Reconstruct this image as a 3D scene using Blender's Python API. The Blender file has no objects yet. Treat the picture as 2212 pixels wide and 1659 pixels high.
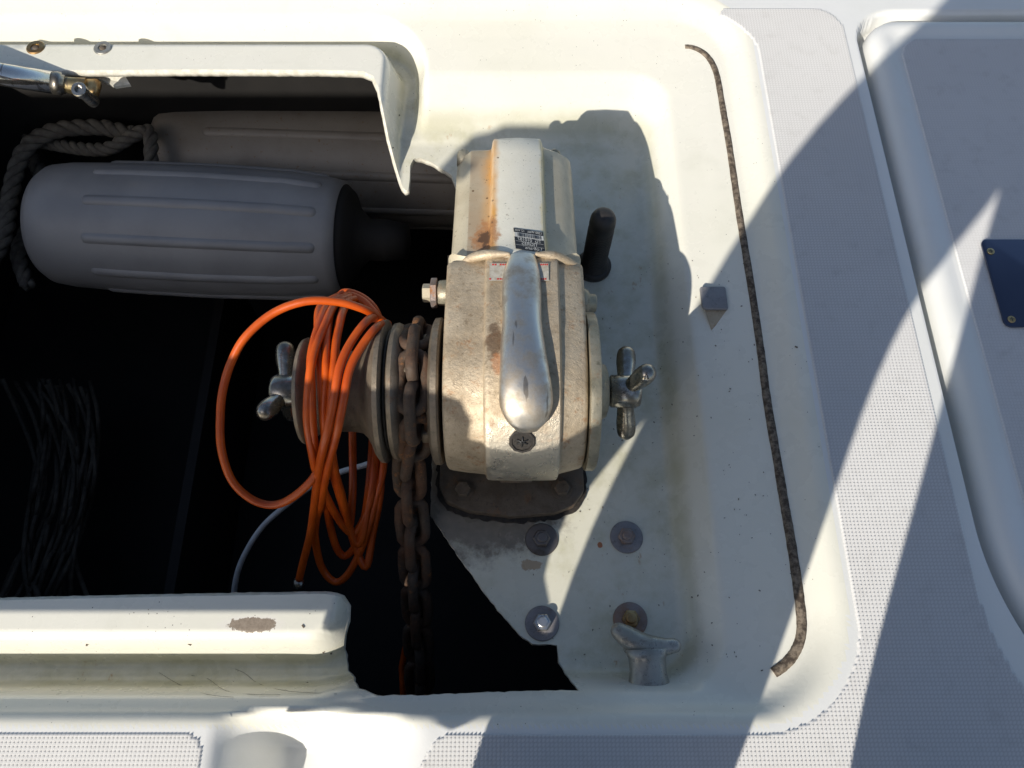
import bpy, bmesh, math, random
import numpy as np
from mathutils import Vector, Matrix, geometry
random.seed(7); rng = np.random.default_rng(7)
S = bpy.context.scene
C = S.collection
PI = math.pi
# ------------------------------------------------------------------ camera, sky, sun, exposure
TILT = math.radians(24.5); DIST = 0.85; FPX = 1736.0
CAM = np.array([0.0, -DIST*math.sin(TILT), DIST*math.cos(TILT)])
cd = bpy.data.cameras.new('camera'); cam = bpy.data.objects.new('camera', cd); C.objects.link(cam)
cam.location = CAM; cam.rotation_euler = (TILT, 0, 0)
cd.sensor_width = 36; cd.lens = 36*FPX/2212; cd.clip_start = .02; cd.clip_end = 3000
S.camera = cam
LDIR = Vector((0.9, 1.25, -1.0)).normalized()          # direction the sunlight travels
w = bpy.data.worlds.new('World'); S.world = w; w.use_nodes = True
nt = w.node_tree; nt.nodes.clear()
sky = nt.nodes.new('ShaderNodeTexSky'); sky.sky_type = 'NISHITA'; sky.sun_disc = False
sky.sun_elevation = math.asin(-LDIR.z); sky.sun_rotation = math.atan2(-LDIR.x, -LDIR.y) % (2*PI)
sky.air_density = 1.0; sky.dust_density = 1.6; sky.ozone_density = 1.0
bg = nt.nodes.new('ShaderNodeBackground'); bg.inputs[1].default_value = 0.100
wo = nt.nodes.new('ShaderNodeOutputWorld')
nt.links.new(sky.outputs[0], bg.inputs[0]); nt.links.new(bg.outputs[0], wo.inputs[0])
sd_ = bpy.data.lights.new('sun', 'SUN'); sd_.energy = 4.4; sd_.angle = math.radians(.53); sd_.color = (1, .945, .86)
sun = bpy.data.objects.new('sun', sd_); C.objects.link(sun); sun.rotation_euler = LDIR.to_track_quat('-Z', 'Y').to_euler()
S.view_settings.view_transform = 'Standard'; S.view_settings.look = 'None'; S.view_settings.gamma = 1
S.view_settings.use_curve_mapping = False; S.view_settings.exposure = 0.2

# ------------------------------------------------------------------ helpers
def W(px, py, z):
    """photo point (2212 px wide grid) on the horizontal plane z"""
    u = (829.5-py)/FPX; r = (px-1106)/FPX
    d = np.array([r, math.sin(TILT)+u*math.cos(TILT), -math.cos(TILT)+u*math.sin(TILT)])
    return CAM + d*((z-CAM[2])/d[2])
def rrsd(x, y, x0, x1, y0, y1, r):
    cx, cy = (x0+x1)/2, (y0+y1)/2; hx, hy = (x1-x0)/2-r, (y1-y0)/2-r
    qx = np.abs(x-cx)-hx; qy = np.abs(y-cy)-hy
    return np.hypot(np.maximum(qx, 0), np.maximum(qy, 0))+np.minimum(np.maximum(qx, qy), 0)-r
def sst(a, b, t):
    t = np.clip((t-a)/(b-a), 0, 1); return t*t*(3-2*t)
def rr_loop(x0, x1, y0, y1, rs, step=.006):
    """rs radii: (x1,y1) (x0,y1) (x0,y0) (x1,y0)"""
    pts = []
    for (cx, cy, sx, sy, r, a0) in ((x1, y1, -1, -1, rs[0], 0), (x0, y1, 1, -1, rs[1], 90), (x0, y0, 1, 1, rs[2], 180), (x1, y0, -1, 1, rs[3], 270)):
        n = max(6, int(r*PI/2/step))
        for i in range(n+1):
            a = math.radians(a0+90*i/n); pts.append((cx+sx*r+r*math.cos(a), cy+sy*r+r*math.sin(a)))
    out = []
    for i, p in enumerate(pts):
        q = pts[(i+1) % len(pts)]; L = math.hypot(q[0]-p[0], q[1]-p[1])
        if L < 1e-6: continue
        n = max(1, int(L/step))
        for k in range(n): out.append((p[0]+(q[0]-p[0])*k/n, p[1]+(q[1]-p[1])*k/n))
    return out
def inpoly(x, y, poly):
    c = np.zeros(x.shape, bool); n = len(poly)
    for i in range(n):
        x1, y1 = poly[i]; x2, y2 = poly[(i+1) % n]
        if y1 == y2: continue
        m = ((y1 > y) != (y2 > y)) & (x < (x2-x1)*(y-y1)/(y2-y1)+x1)
        c ^= m
    return c
def sdpoly(x, y, poly):
    d = np.full(x.shape, 1e9); n = len(poly)
    for i in range(n):
        x1, y1 = poly[i]; x2, y2 = poly[(i+1) % n]; ex, ey = x2-x1, y2-y1
        t = np.clip(((x-x1)*ex+(y-y1)*ey)/(ex*ex+ey*ey+1e-12), 0, 1)
        d = np.minimum(d, np.hypot(x-x1-ex*t, y-y1-ey*t))
    return np.where(inpoly(x, y, poly), -d, d)
def cat(pts, n=8):
    P = [np.array(p, float) for p in pts]; P = [2*P[0]-P[1]]+P+[2*P[-1]-P[-2]]; out = []
    for i in range(1, len(P)-2):
        a, b, c, d = P[i-1:i+3]
        for k in range(n):
            t = k/n; out.append(.5*((2*b)+(-a+c)*t+(2*a-5*b+4*c-d)*t*t+(-a+3*b-3*c+d)*t**3))
    out.append(P[-2]); return out

wl = {}
def wloc(o): return wl.get(o.name, Vector((0, 0, 0)))
def tag(o, label=None, cat_=None, group=None, kind=None):
    if label: o['label'] = label
    if cat_: o['category'] = cat_
    if group: o['group'] = group
    if kind: o['kind'] = kind
    return o
def thing(name, loc, label, cat_, group=None):
    o = bpy.data.objects.new(name, None); C.objects.link(o); o.location = Vector(loc); o.empty_display_size = .02
    wl[o.name] = Vector(loc); return tag(o, label, cat_, group)
def mk(name, vf, mat, parent=None, smooth=True, loc=None, auto=None):
    """vf = (verts, faces) in world coordinates"""
    v, f = vf
    base = wloc(parent) if parent else Vector(loc if loc is not None else (0, 0, 0))
    me = bpy.data.meshes.new(name)
    me.from_pydata([(p[0]-base.x, p[1]-base.y, p[2]-base.z) for p in v], [], [tuple(q) for q in f])
    bm = bmesh.new(); bm.from_mesh(me); bmesh.ops.remove_doubles(bm, verts=bm.verts, dist=1e-6)
    if name not in ('deck', 'locker_recess'): bmesh.ops.recalc_face_normals(bm, faces=bm.faces)
    if auto is not None:
        for e in bm.edges:
            if len(e.link_faces) == 2 and e.calc_face_angle(0) > math.radians(auto): e.smooth = False
    bm.to_mesh(me); bm.free()
    for p in me.polygons: p.use_smooth = smooth
    if mat: me.materials.append(mat)
    o = bpy.data.objects.new(name, me); C.objects.link(o)
    if parent: o.parent = parent
    else: o.location = base
    wl[o.name] = base
    return o
def tubev(path, r, seg=10, cap=True, ry=None, round_end=False):
    P = [Vector(p) for p in path]; n = len(P)
    rs = r if hasattr(r, '__len__') else [r]*n
    T = [(P[min(i+1, n-1)]-P[max(i-1, 0)]).normalized() for i in range(n)]
    up = Vector((0, 0, 1)) if abs(T[0].z) < .9 else Vector((1, 0, 0))
    N = (up-T[0]*up.dot(T[0])).normalized(); v = []; f = []
    if round_end:
        newP, newr, newT = [], [], []
        for k in range(3, 0, -1):
            a = k/3.2*PI/2; newP.append(P[0]-T[0]*rs[0]*math.sin(a)); newr.append(rs[0]*math.cos(a)); newT.append(T[0])
        newP += P; newr += list(rs); newT += T
        for k in range(1, 4):
            a = k/3.2*PI/2; newP.append(P[-1]+T[-1]*rs[-1]*math.sin(a)); newr.append(rs[-1]*math.cos(a)); newT.append(T[-1])
        P, rs, T = newP, newr, newT; n = len(P)
    for i in range(n):
        N = (N-T[i]*N.dot(T[i])).normalized(); B = T[i].cross(N)
        for k in range(seg):
            a = 2*PI*k/seg; v.append(P[i]+N*(rs[i]*math.cos(a)*(ry or 1))+B*(rs[i]*math.sin(a)))
    for i in range(n-1):
        for k in range(seg):
            a = i*seg+k; b = i*seg+(k+1) % seg; f.append((a, b, b+seg, a+seg))
    if cap:
        f.append(tuple(range(seg))[::-1]); f.append(tuple((n-1)*seg+k for k in range(seg)))
    return v, f
def lathev(prof, origin, axis, seg=48, closed=False):
    """prof = [(along, radius)]"""
    A = Vector(axis).normalized(); up = Vector((0, 0, 1)) if abs(A.z) < .9 else Vector((1, 0, 0))
    N = (up-A*up.dot(A)).normalized(); B = A.cross(N); O = Vector(origin); v = []; f = []; n = len(prof)
    for (x, r) in prof:
        for k in range(seg):
            a = 2*PI*k/seg; v.append(O+A*x+(N*math.cos(a)+B*math.sin(a))*max(r, 1e-5))
    for i in range(n-1 if not closed else n):
        for k in range(seg):
            j = (i+1) % n; a = i*seg+k; b = i*seg+(k+1) % seg; c_ = j*seg+(k+1) % seg; d = j*seg+k; f.append((a, b, c_, d))
    if not closed:
        f.append(tuple(range(seg))[::-1]); f.append(tuple((n-1)*seg+k for k in range(seg)))
    return v, f
def boxv(x0, x1, y0, y1, z0, z1, bev=.0, seg=2, M=None):
    bm = bmesh.new(); bmesh.ops.create_cube(bm, size=1)
    for v in bm.verts: v.co = Vector(((x0+x1)/2+v.co.x*(x1-x0), (y0+y1)/2+v.co.y*(y1-y0), (z0+z1)/2+v.co.z*(z1-z0)))
    if bev: bmesh.ops.bevel(bm, geom=bm.edges[:], offset=bev, segments=seg, affect='EDGES', profile=.5)
    if M: bmesh.ops.transform(bm, matrix=M, verts=bm.verts)
    bm.verts.index_update(); r = ([v.co.copy() for v in bm.verts], [[v.index for v in f.verts] for f in bm.faces]); bm.free(); return r
def prismv(poly, z0, z1, bev=0, seg=2, M=None):
    """poly in xy, extruded in z"""
    bm = bmesh.new(); vs = [bm.verts.new((p[0], p[1], z0)) for p in poly]; fc = bm.faces.new(vs)
    r = bmesh.ops.extrude_face_region(bm, geom=[fc]); nv = [g for g in r['geom'] if isinstance(g, bmesh.types.BMVert)]
    for v in nv: v.co.z = z1
    bmesh.ops.recalc_face_normals(bm, faces=bm.faces)
    if bev:
        ed = [e for e in bm.edges if len(e.link_faces) == 2 and e.calc_face_angle(0) > .6]
        bmesh.ops.bevel(bm, geom=ed, offset=bev, segments=seg, affect='EDGES', profile=.5)
    if M: bmesh.ops.transform(bm, matrix=M, verts=bm.verts)
    bm.verts.index_update(); o = ([v.co.copy() for v in bm.verts], [[v.index for v in f.verts] for f in bm.faces]); bm.free(); return o
def merge(*a):
    v = []; f = []
    for (x, y) in a:
        n = len(v); v += list(x); f += [[i+n for i in q] for q in y]
    return v, f
def frame(origin, zdir, ydir=(0, 1, 0)):
    z = Vector(zdir).normalized(); y = Vector(ydir); y = (y-z*y.dot(z)).normalized(); x = y.cross(z)
    return Matrix.Translation(Vector(origin)) @ Matrix((x, y, z)).transposed().to_4x4()

# ------------------------------------------------------------------ materials
class NT:
    def __init__(s, name):
        s.m = bpy.data.materials.new(name); s.m.use_nodes = True; s.t = s.m.node_tree
        s.b = s.t.nodes['Principled BSDF']; s.out = s.t.nodes['Material Output']
        s.g = s.t.nodes.new('ShaderNodeNewGeometry'); s.pos = s.g.outputs['Position']
        s.bumps = []
    def n(s, t, **k):
        o = s.t.nodes.new(t)
        for a, b in k.items(): setattr(o, a, b)
        return o
    def L(s, a, b): s.t.links.new(a, b)
    def noise(s, scale, detail=4, rough=.55, vec=None, dist=0):
        o = s.n('ShaderNodeTexNoise'); o.inputs['Scale'].default_value = scale; o.inputs['Detail'].default_value = detail
        o.inputs['Roughness'].default_value = rough; o.inputs['Distortion'].default_value = dist; s.L(vec or s.pos, o.inputs['Vector']); return o.outputs['Fac']
    def vor(s, scale, vec=None, out='Distance'):
        o = s.n('ShaderNodeTexVoronoi'); o.inputs['Scale'].default_value = scale; s.L(vec or s.pos, o.inputs['Vector']); return o.outputs[out]
    def mr(s, x, a, b, c=0, d=1, smooth=True):
        o = s.n('ShaderNodeMapRange'); o.interpolation_type = 'SMOOTHSTEP' if smooth else 'LINEAR'
        for i, v in enumerate((a, b, c, d)): o.inputs[i+1].default_value = v
        s.L(x, o.inputs[0]); return o.outputs[0]
    def math(s, op, a, b=None):
        o = s.n('ShaderNodeMath', operation=op)
        for i, v in enumerate((a, b)):
            if v is None: continue
            if isinstance(v, (int, float)): o.inputs[i].default_value = v
            else: s.L(v, o.inputs[i])
        return o.outputs[0]
    def mix(s, f, a, b):
        o = s.n('ShaderNodeMix', data_type='RGBA')
        for i, v in ((0, f), (6, a), (7, b)):
            if isinstance(v, (int, float)): o.inputs[i].default_value = v
            elif isinstance(v, tuple): o.inputs[i].default_value = v+(1,)
            else: s.L(v, o.inputs[i])
        return o.outputs[2]
    def sep(s):
        o = s.n('ShaderNodeSeparateXYZ'); s.L(s.pos, o.inputs[0]); return o.outputs
    def scaled(s, sx, sy, sz, rot=(0, 0, 0)):
        o = s.n('ShaderNodeMapping'); o.inputs['Scale'].default_value = (sx, sy, sz); o.inputs['Rotation'].default_value = rot; s.L(s.pos, o.inputs[0]); return o.outputs[0]
    def spot(s, c, r, amp=.5, nscale=80):
        """noisy round mask about the point c"""
        v = s.n('ShaderNodeVectorMath', operation='SUBTRACT'); s.L(s.pos, v.inputs[0]); v.inputs[1].default_value = tuple(c)
        dv = s.n('ShaderNodeVectorMath', operation='DIVIDE'); s.L(v.outputs[0], dv.inputs[0]); dv.inputs[1].default_value = tuple(r)
        l = s.n('ShaderNodeVectorMath', operation='LENGTH'); s.L(dv.outputs[0], l.inputs[0])
        nz = s.noise(nscale, 5, .7)
        d = s.math('ADD', l.outputs['Value'], s.math('MULTIPLY', s.math('SUBTRACT', nz, .5), amp*4))
        return d
    def col(s, x):
        if isinstance(x, tuple): s.b.inputs['Base Color'].default_value = x+(1,)
        else: s.L(x, s.b.inputs['Base Color'])
    def rough(s, x):
        if isinstance(x, (int, float)): s.b.inputs['Roughness'].default_value = x
        else: s.L(x, s.b.inputs['Roughness'])
    def bump(s, h, strength, dist):
        o = s.n('ShaderNodeBump'); o.inputs['Strength'].default_value = strength; o.inputs['Distance'].default_value = dist
        s.L(h, o.inputs['Height'])
        if s.bumps: s.L(s.bumps[-1], o.inputs['Normal'])
        s.bumps.append(o.outputs[0]); s.L(o.outputs[0], s.b.inputs['Normal'])
    def set(s, **k):
        for a, v in k.items(): s.b.inputs[a.replace('_', ' ')].default_value = v
        return s

def gelcoat(name, base=(.80, .785, .72), chip=False, rough=.3):
    m = NT(name)
    a = m.noise(3.5, 3); c = m.mix(m.mr(a, .35, .7), base, tuple(x*y for x, y in zip(base, (.95, .955, .93))))
    st = m.noise(14, 6, .65, m.scaled(1, 1, 1)); c = m.mix(m.mr(st, .55, .8, 0, .35), c, (.60, .585, .48))
    if name == 'recess gelcoat':
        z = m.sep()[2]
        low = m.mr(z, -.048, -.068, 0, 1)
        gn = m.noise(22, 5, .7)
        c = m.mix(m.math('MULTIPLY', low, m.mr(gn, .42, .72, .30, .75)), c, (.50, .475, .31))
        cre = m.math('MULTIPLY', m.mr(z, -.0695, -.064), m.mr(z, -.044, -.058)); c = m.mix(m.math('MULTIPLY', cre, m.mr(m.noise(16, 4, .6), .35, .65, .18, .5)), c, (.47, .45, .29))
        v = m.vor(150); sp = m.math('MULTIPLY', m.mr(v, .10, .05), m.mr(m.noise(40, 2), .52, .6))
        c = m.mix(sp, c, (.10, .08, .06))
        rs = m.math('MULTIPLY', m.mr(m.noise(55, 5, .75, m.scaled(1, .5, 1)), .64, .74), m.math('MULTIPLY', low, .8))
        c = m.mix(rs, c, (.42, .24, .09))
        # scuffed bare laminate on the front lip, dirt round the windlass foot
        p = W(545, 1350, -.012); d = m.spot(p, (.027, .0075, .02), .28, 220)
        c = m.mix(m.mr(d, 1.25, .95, 0, .75), c, (.80, .76, .68))
        c = m.mix(m.mr(d, .92, .82), c, m.mix(m.noise(500, 3), (.16, .12, .085), (.42, .35, .27)))
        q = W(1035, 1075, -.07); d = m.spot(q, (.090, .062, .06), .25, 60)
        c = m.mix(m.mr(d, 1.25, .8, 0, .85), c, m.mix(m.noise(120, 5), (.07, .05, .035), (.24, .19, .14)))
        q = W(1145, 1220, -.07); d = m.spot(q, (.013, .006, .02), .5, 150)
        c = m.mix(m.mr(d, 1.0, .8, 0, .7), c, (.36, .22, .10))
        q = W(1296, 1177, -.07); d = m.spot(q, (.003, .0035, .02), .2, 150)
        c = m.mix(m.mr(d, 1.0, .8, 0, .95), c, (.40, .12, .03))
    m.col(c); m.rough(m.mr(m.noise(30, 4), .3, .7, rough-.06, rough+.12))
    m.set(Coat_Weight=.25, Coat_Roughness=.12)
    m.bump(m.noise(9, 3), .25, .004); m.bump(m.noise(420, 3), .12, .0006)
    return m.m
M_deck = gelcoat('deck gelcoat', (.78, .775, .745), rough=.38)
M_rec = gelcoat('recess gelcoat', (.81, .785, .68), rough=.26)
def nonskid():
    m = NT('nonskid'); a = m.noise(5, 3); c = m.mix(m.mr(a, .3, .7), (.84, .83, .805), (.80, .79, .765))
    d = m.noise(45, 5, .7); c = m.mix(m.mr(d, .5, .8, 0, .35), c, (.50, .48, .44))
    zz = m.sep()[2]; c = m.mix(m.mr(zz, .0016, .0004, 0, .42), c, (.56, .545, .51))  # valleys painted darker toward the base to deepen the relief shading
    m.col(c); m.rough(.42); return m.m
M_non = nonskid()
def cast(name, c1, c2, c3, rough=.5, metal=.35, pit=1.0, rust=.3, wear=False):
    m = NT(name)
    c = m.mix(m.mr(m.noise(28, 5, .65), .35, .68), c1, c2)
    c = m.mix(m.mr(m.noise(160, 6, .75), .52, .72, 0, .8), c, c3)
    c = m.mix(m.math('MULTIPLY', m.mr(m.noise(46, 5, .8), .56, .68), rust), c, (.33, .14, .045))
    sp = m.mr(m.noise(430, 5, .8), .60, .70); c = m.mix(m.math('MULTIPLY', sp, .7), c, tuple(x*.35 for x in c3))
    hi = m.mr(m.noise(260, 5, .8), .60, .70); c = m.mix(m.math('MULTIPLY', hi, .45), c, tuple(min(1, x*1.5) for x in c1))
    rg = m.mr(m.noise(90, 4), .3, .7, rough-.12, rough+.15)
    if wear:   # the raised band rubbed bright low on the front
        X, Y, Z = m.sep(); Zn = m.math('ADD', Z, m.math('MULTIPLY', m.math('SUBTRACT', m.noise(45, 4), .5), .05))
        wm = m.math('MULTIPLY', m.mr(Zn, .112, .080), m.math('MULTIPLY', m.mr(X, -.0247, -.0237), m.mr(X, .0447, .0437)))
        wm = m.math('MULTIPLY', wm, m.mr(Zn, -.02, .03)); wm = m.math('MULTIPLY', wm, .75)
        c = m.mix(wm, c, (.74, .69, .58)); q = W(1068, 740, .12); d = m.spot(q, (.009, .02, .03), .4, 120); c = m.mix(m.mr(d, 1.1, .6, 0, .8), c, (.13, .075, .04))
        d = m.spot(W(1075, 790, .12), (.006, .012, .03), .4, 120); c = m.mix(m.mr(d, 1.1, .6, 0, .6), c, (.48, .20, .08))
        mt = m.math('ADD', m.math('MULTIPLY', wm, .55), metal); m.L(mt, m.b.inputs['Metallic'])
        rg = m.math('SUBTRACT', rg, m.math('MULTIPLY', wm, .2))
    else: m.set(Metallic=metal)
    m.col(c); m.rough(rg)
    m.bump(m.noise(260, 6, .7), .6*pit, .0009); m.bump(m.noise(900, 3), .35*pit, .0003)
    return m.m
M_body = cast('cast alloy', (.56, .46, .325), (.42, .33, .22), (.21, .15, .09), rust=.6, wear=True, pit=1.6)
M_foot = cast('grimy casting', (.16, .125, .09), (.10, .075, .05), (.05, .035, .025), rough=.75, metal=.1)
M_drum = cast('weathered bronze', (.28, .23, .17), (.20, .16, .115), (.12, .11, .08), rough=.5, metal=.5)
M_flange = cast('flange alloy', (.40, .36, .27), (.27, .25, .18), (.14, .13, .09), rough=.45, metal=.5)
M_chain = cast('rusty galvanised', (.080, .060, .044), (.105, .050, .026), (.03, .02, .014), rough=.75, metal=.25, pit=1.5, rust=.7)
def cover():
    m = NT('motor cover paint')
    X, Y, Z = m.sep()
    c = m.mix(m.mr(m.noise(20, 5), .35, .7), (.56, .50, .37), (.45, .385, .265))
    band = m.math('MULTIPLY', m.mr(X, -.0245, -.0215), m.mr(X, .0345, .0315))
    c = m.mix(m.math('MULTIPLY', band, .9), c, m.mix(m.noise(60, 4), (.80, .78, .68), (.72, .69, .57)))
    inn = m.math('MULTIPLY', m.mr(X, -.0455, -.0445), m.mr(X, -.0215, -.0235)); c = m.mix(m.math('MULTIPLY', inn, m.mr(m.noise(24, 4), .3, .7, .3, .8)), c, (.40, .29, .18))
    # orange weeping along the left edge of the band
    xe = m.math('ADD', X, m.math('MULTIPLY', m.math('SUBTRACT', m.noise(35, 4), .5), .012))
    r1 = m.math('MULTIPLY', m.mr(xe, -.036, -.0225), m.mr(xe, -.012, -.0195))
    c = m.mix(m.math('MULTIPLY', r1, m.mr(m.noise(40, 5, .6, m.scaled(1, .35, 1)), .3, .7, .4, 1)), c, (.66, .33, .07))
    d = m.spot((-.027, .118, .10), (.014, .024, .05), .45, 110)
    c = m.mix(m.mr(d, 1.15, .7, 0, .85), c, (.42, .20, .08))
    c = m.mix(m.mr(d, .6, .3, 0, .9), c, (.10, .055, .03))
    r2 = m.math('MULTIPLY', m.mr(xe, .028, .032), m.mr(xe, .037, .033))
    c = m.mix(m.math('MULTIPLY', r2, .5), c, (.70, .55, .20))
    v = m.vor(95, None); spk = m.math('MULTIPLY', m.mr(v, .16, .08), m.mr(m.noise(30, 2), .45, .6))
    c = m.mix(m.math('MULTIPLY', spk, m.mr(X, .0, -.012)), c, (.14, .08, .03))
    fs = m.mr(m.noise(380, 4, .7), .62, .69); c = m.mix(m.math('MULTIPLY', fs, .75), c, (.12, .11, .08))
    m.col(c); m.rough(m.mr(m.noise(70, 4), .3, .7, .32, .55)); m.set(Metallic=.1)
    m.bump(m.noise(300, 5, .7), .35, .0006); return m.m
M_cover = cover()
def polished(name='polished steel', col=(.80, .77, .71), r0=.12, r1=.4, tarn=(.42, .36, .28), lo=.45):
    m = NT(name); n1 = m.noise(32, 5, .65); n2 = m.noise(240, 4)
    t = m.mr(n1, lo, lo+.25); c = m.mix(t, col, tarn)
    sc = m.mr(m.noise(160, 2, .5, m.scaled(1, .16, .4, (0, 0, .9))), .66, .70); c = m.mix(m.math('MULTIPLY', sc, .6), c, (.16, .13, .10))
    m.col(c); m.rough(m.mr(n1, .35, .7, r0, r1)); m.set(Metallic=.95); m.bump(n2, .25, .0004); return m.m
M_hand = polished('polished lever', (.76, .72, .64), .30, .55, (.46, .395, .31), .42)
M_chrome = polished('tarnished chrome', (.50, .48, .43), .14, .42, (.20, .175, .14), .40)
M_steel = polished('stainless', (.66, .65, .63), .2, .42, (.42, .36, .28), .55)
M_rustw = cast('rust stained steel', (.30, .27, .26), (.28, .16, .10), (.12, .08, .06), rough=.5, metal=.4, rust=.9)
M_bluew = cast('weathered washer', (.30, .285, .285), (.23, .215, .215), (.12, .10, .10), rough=.45, metal=.4, rust=.35)
M_darkw = polished('dull grimy washer', (.22, .20, .19), .5, .7, (.12, .10, .08), .45)
M_brass = polished('stained brass', (.55, .43, .22), .25, .5, (.30, .17, .07), .42)
def plain(name, c1, c2=None, rough=.5, scale=40, metal=0, bump=0, bs=300, coat=0):
    m = NT(name); c2 = c2 or tuple(x*.8 for x in c1)
    m.col(m.mix(m.mr(m.noise(scale, 4, .6), .35, .68), c1, c2)); m.rough(rough); m.set(Metallic=metal, Coat_Weight=coat)
    if bump: m.bump(m.noise(bs, 4, .6), bump, .0008)
    return m.m
M_orange = plain('orange plastic', (.60, .095, .005), (.46, .062, .004), .40, 30, bump=.12)
M_white = plain('white cable', (.6, .6, .58), None, .5)
M_rubber = plain('black rubber', (.022, .02, .018), (.035, .03, .026), .55, 60, bump=.5)
M_seal = NT('foam seal'); _n = M_seal.noise(170, 5, .7); M_seal.col(M_seal.mix(M_seal.mr(_n, .38, .66), (.06, .043, .03), (.25, .20, .145)))
M_seal.rough(.85); M_seal.bump(_n, .7, .0015); M_seal = M_seal.m
M_fend = plain('fender vinyl', (.27, .265, .26), (.23, .225, .222), .42, 12, bump=.1)
M_fend2 = NT('dirty fender vinyl'); _c = M_fend2.mix(M_fend2.mr(M_fend2.noise(12, 4), .35, .7), (.34, .30, .25), (.25, .215, .175))
_c = M_fend2.mix(M_fend2.mr(M_fend2.noise(200, 3, .7), .62, .7, 0, .8), _c, (.24, .13, .06)); M_fend2.col(_c); M_fend2.rough(.45); M_fend2 = M_fend2.m
M_rope = plain('old rope', (.17, .155, .125), (.11, .095, .078), .85, 90, bump=.6, bs=600)
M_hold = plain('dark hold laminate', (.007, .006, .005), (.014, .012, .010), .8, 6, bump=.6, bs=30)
M_grp = plain('raw laminate edge', (.70, .67, .58), (.56, .53, .43), .6, 120, bump=.4, bs=400)
M_seam = plain('black sealant', (.02, .017, .014), (.05, .04, .03), .8, 200, bump=.8)
M_black = plain('black print', (.018, .018, .02), (.03, .03, .03), .4, 50)
M_ink = plain('pale print', (.62, .62, .58), None, .5)
M_red = plain('red print', (.55, .05, .04), None, .5)
M_plug = plain('black plug', (.016, .014, .012), (.035, .028, .022), .6, 120, bump=.6)
M_cloth = plain('navy cloth', (.03, .035, .06), (.045, .05, .08), .85, 60, bump=.4)
M_skin = plain('skin', (.52, .33, .24), (.46, .28, .2), .55)
M_blocker = plain('grey blocker sheet', (.30, .31, .33), (.24, .25, .27), .85, 30, bump=.4)
M_dull = cast('dull zinc', (.30, .29, .29), (.24, .235, .24), (.16, .15, .15), rough=.5, metal=.3, rust=.1)
M_cleat = cast('worn plated zinc', (.44, .43, .38), (.34, .33, .28), (.17, .15, .14), rough=.34, metal=.6, pit=.5, rust=.15)
M_plate = NT('mirror steel plate'); M_plate.col((.13, .14, .19)); M_plate.rough(M_plate.mr(M_plate.noise(60, 4), .3, .7, .08, .2)); M_plate.set(Metallic=1.0); M_plate = M_plate.m
M_tar = NT('sea water'); M_tar.col((.01, .03, .04)); M_tar.rough(.08); M_tar.bump(M_tar.noise(1.5, 6), .5, .2); M_tar = M_tar.m

# ------------------------------------------------------------------ moulded deck as a height function
ZF = -.070
LV = [(.311, -.330, .592, .10, 0.0), (.302, -.324, .580, .093, -.003), (.291, -.317, .564, .086, -.011), (.282, -.311, .550, .076, -.016),
      (.252, -.303, .525, .062, -.021), (.206, -.298, .470, .052, -.030), (.191, -.292, .435, .044, -.046), (.177, -.285, .402, .038, -.064), (.169, -.279, .382, .036, ZF)]
XL = -1.0
HATCH = rr_loop(.457, 1.15, -.42, .548, (.05, .055, .27, .05))
def H0(x, y):
    z = np.zeros(x.shape); z[:] = 0
    sds = [rrsd(x, y, XL, xr, yf, yb, r) for (xr, yf, yb, r, _) in LV]
    for i in range(len(LV)-1):
        m = (sds[i] <= 0) & (sds[i+1] > 0)
        t = -sds[i]/(np.maximum(-sds[i]+sds[i+1], 1e-9)); z = np.where(m, LV[i][4]+(LV[i+1][4]-LV[i][4])*t, z)
    z = np.where(sds[-1] <= 0, ZF, z)
    ch = sst(-.312, -.352, y)*sst(-.268, -.212, x)*(1-sst(-.200, -.070, x))
    z = np.minimum(z, -.075*ch)
    sp = rrsd(x, y, XL+.05, -.163, -.2585, .507, .032)
    g = 1-sst(.030, .050, sp)
    g = np.where(sds[2] < 0, g, 0)
    z = np.minimum(z, z*(1-g)+(-.068)*g)
    top = -.011
    k = 1-sst(-.006, .017, sp)
    z = z*(1-k)+top*k
    return z
def H(x, y):
    x = np.asarray(x, float); y = np.asarray(y, float); z = H0(x, y)*.36; e = .0035
    for dx, dy in ((e, 0), (-e, 0), (0, e), (0, -e)): z = z+.16*H0(x+dx, y+dy)
    near = (x > .40)
    if np.any(near):
        s = sdpoly(x, y, HATCH); z = z+(-.035-z)*(1-sst(-.0045, .0035, s))
    return z
def hit(px, py, up=0.0):
    u = (829.5-py)/FPX; r = (px-1106)/FPX
    d = np.array([r, math.sin(TILT)+u*math.cos(TILT), -math.cos(TILT)+u*math.sin(TILT)])
    zz = np.linspace(.01, -.09, 500); s = (zz-CAM[2])/d[2]
    X = CAM[0]+d[0]*s; Y = CAM[1]+d[1]*s; h = H(X, Y)
    i = int(np.argmax(zz <= h)); p = np.array([X[i], Y[i], zz[i]+up]); return p

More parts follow.
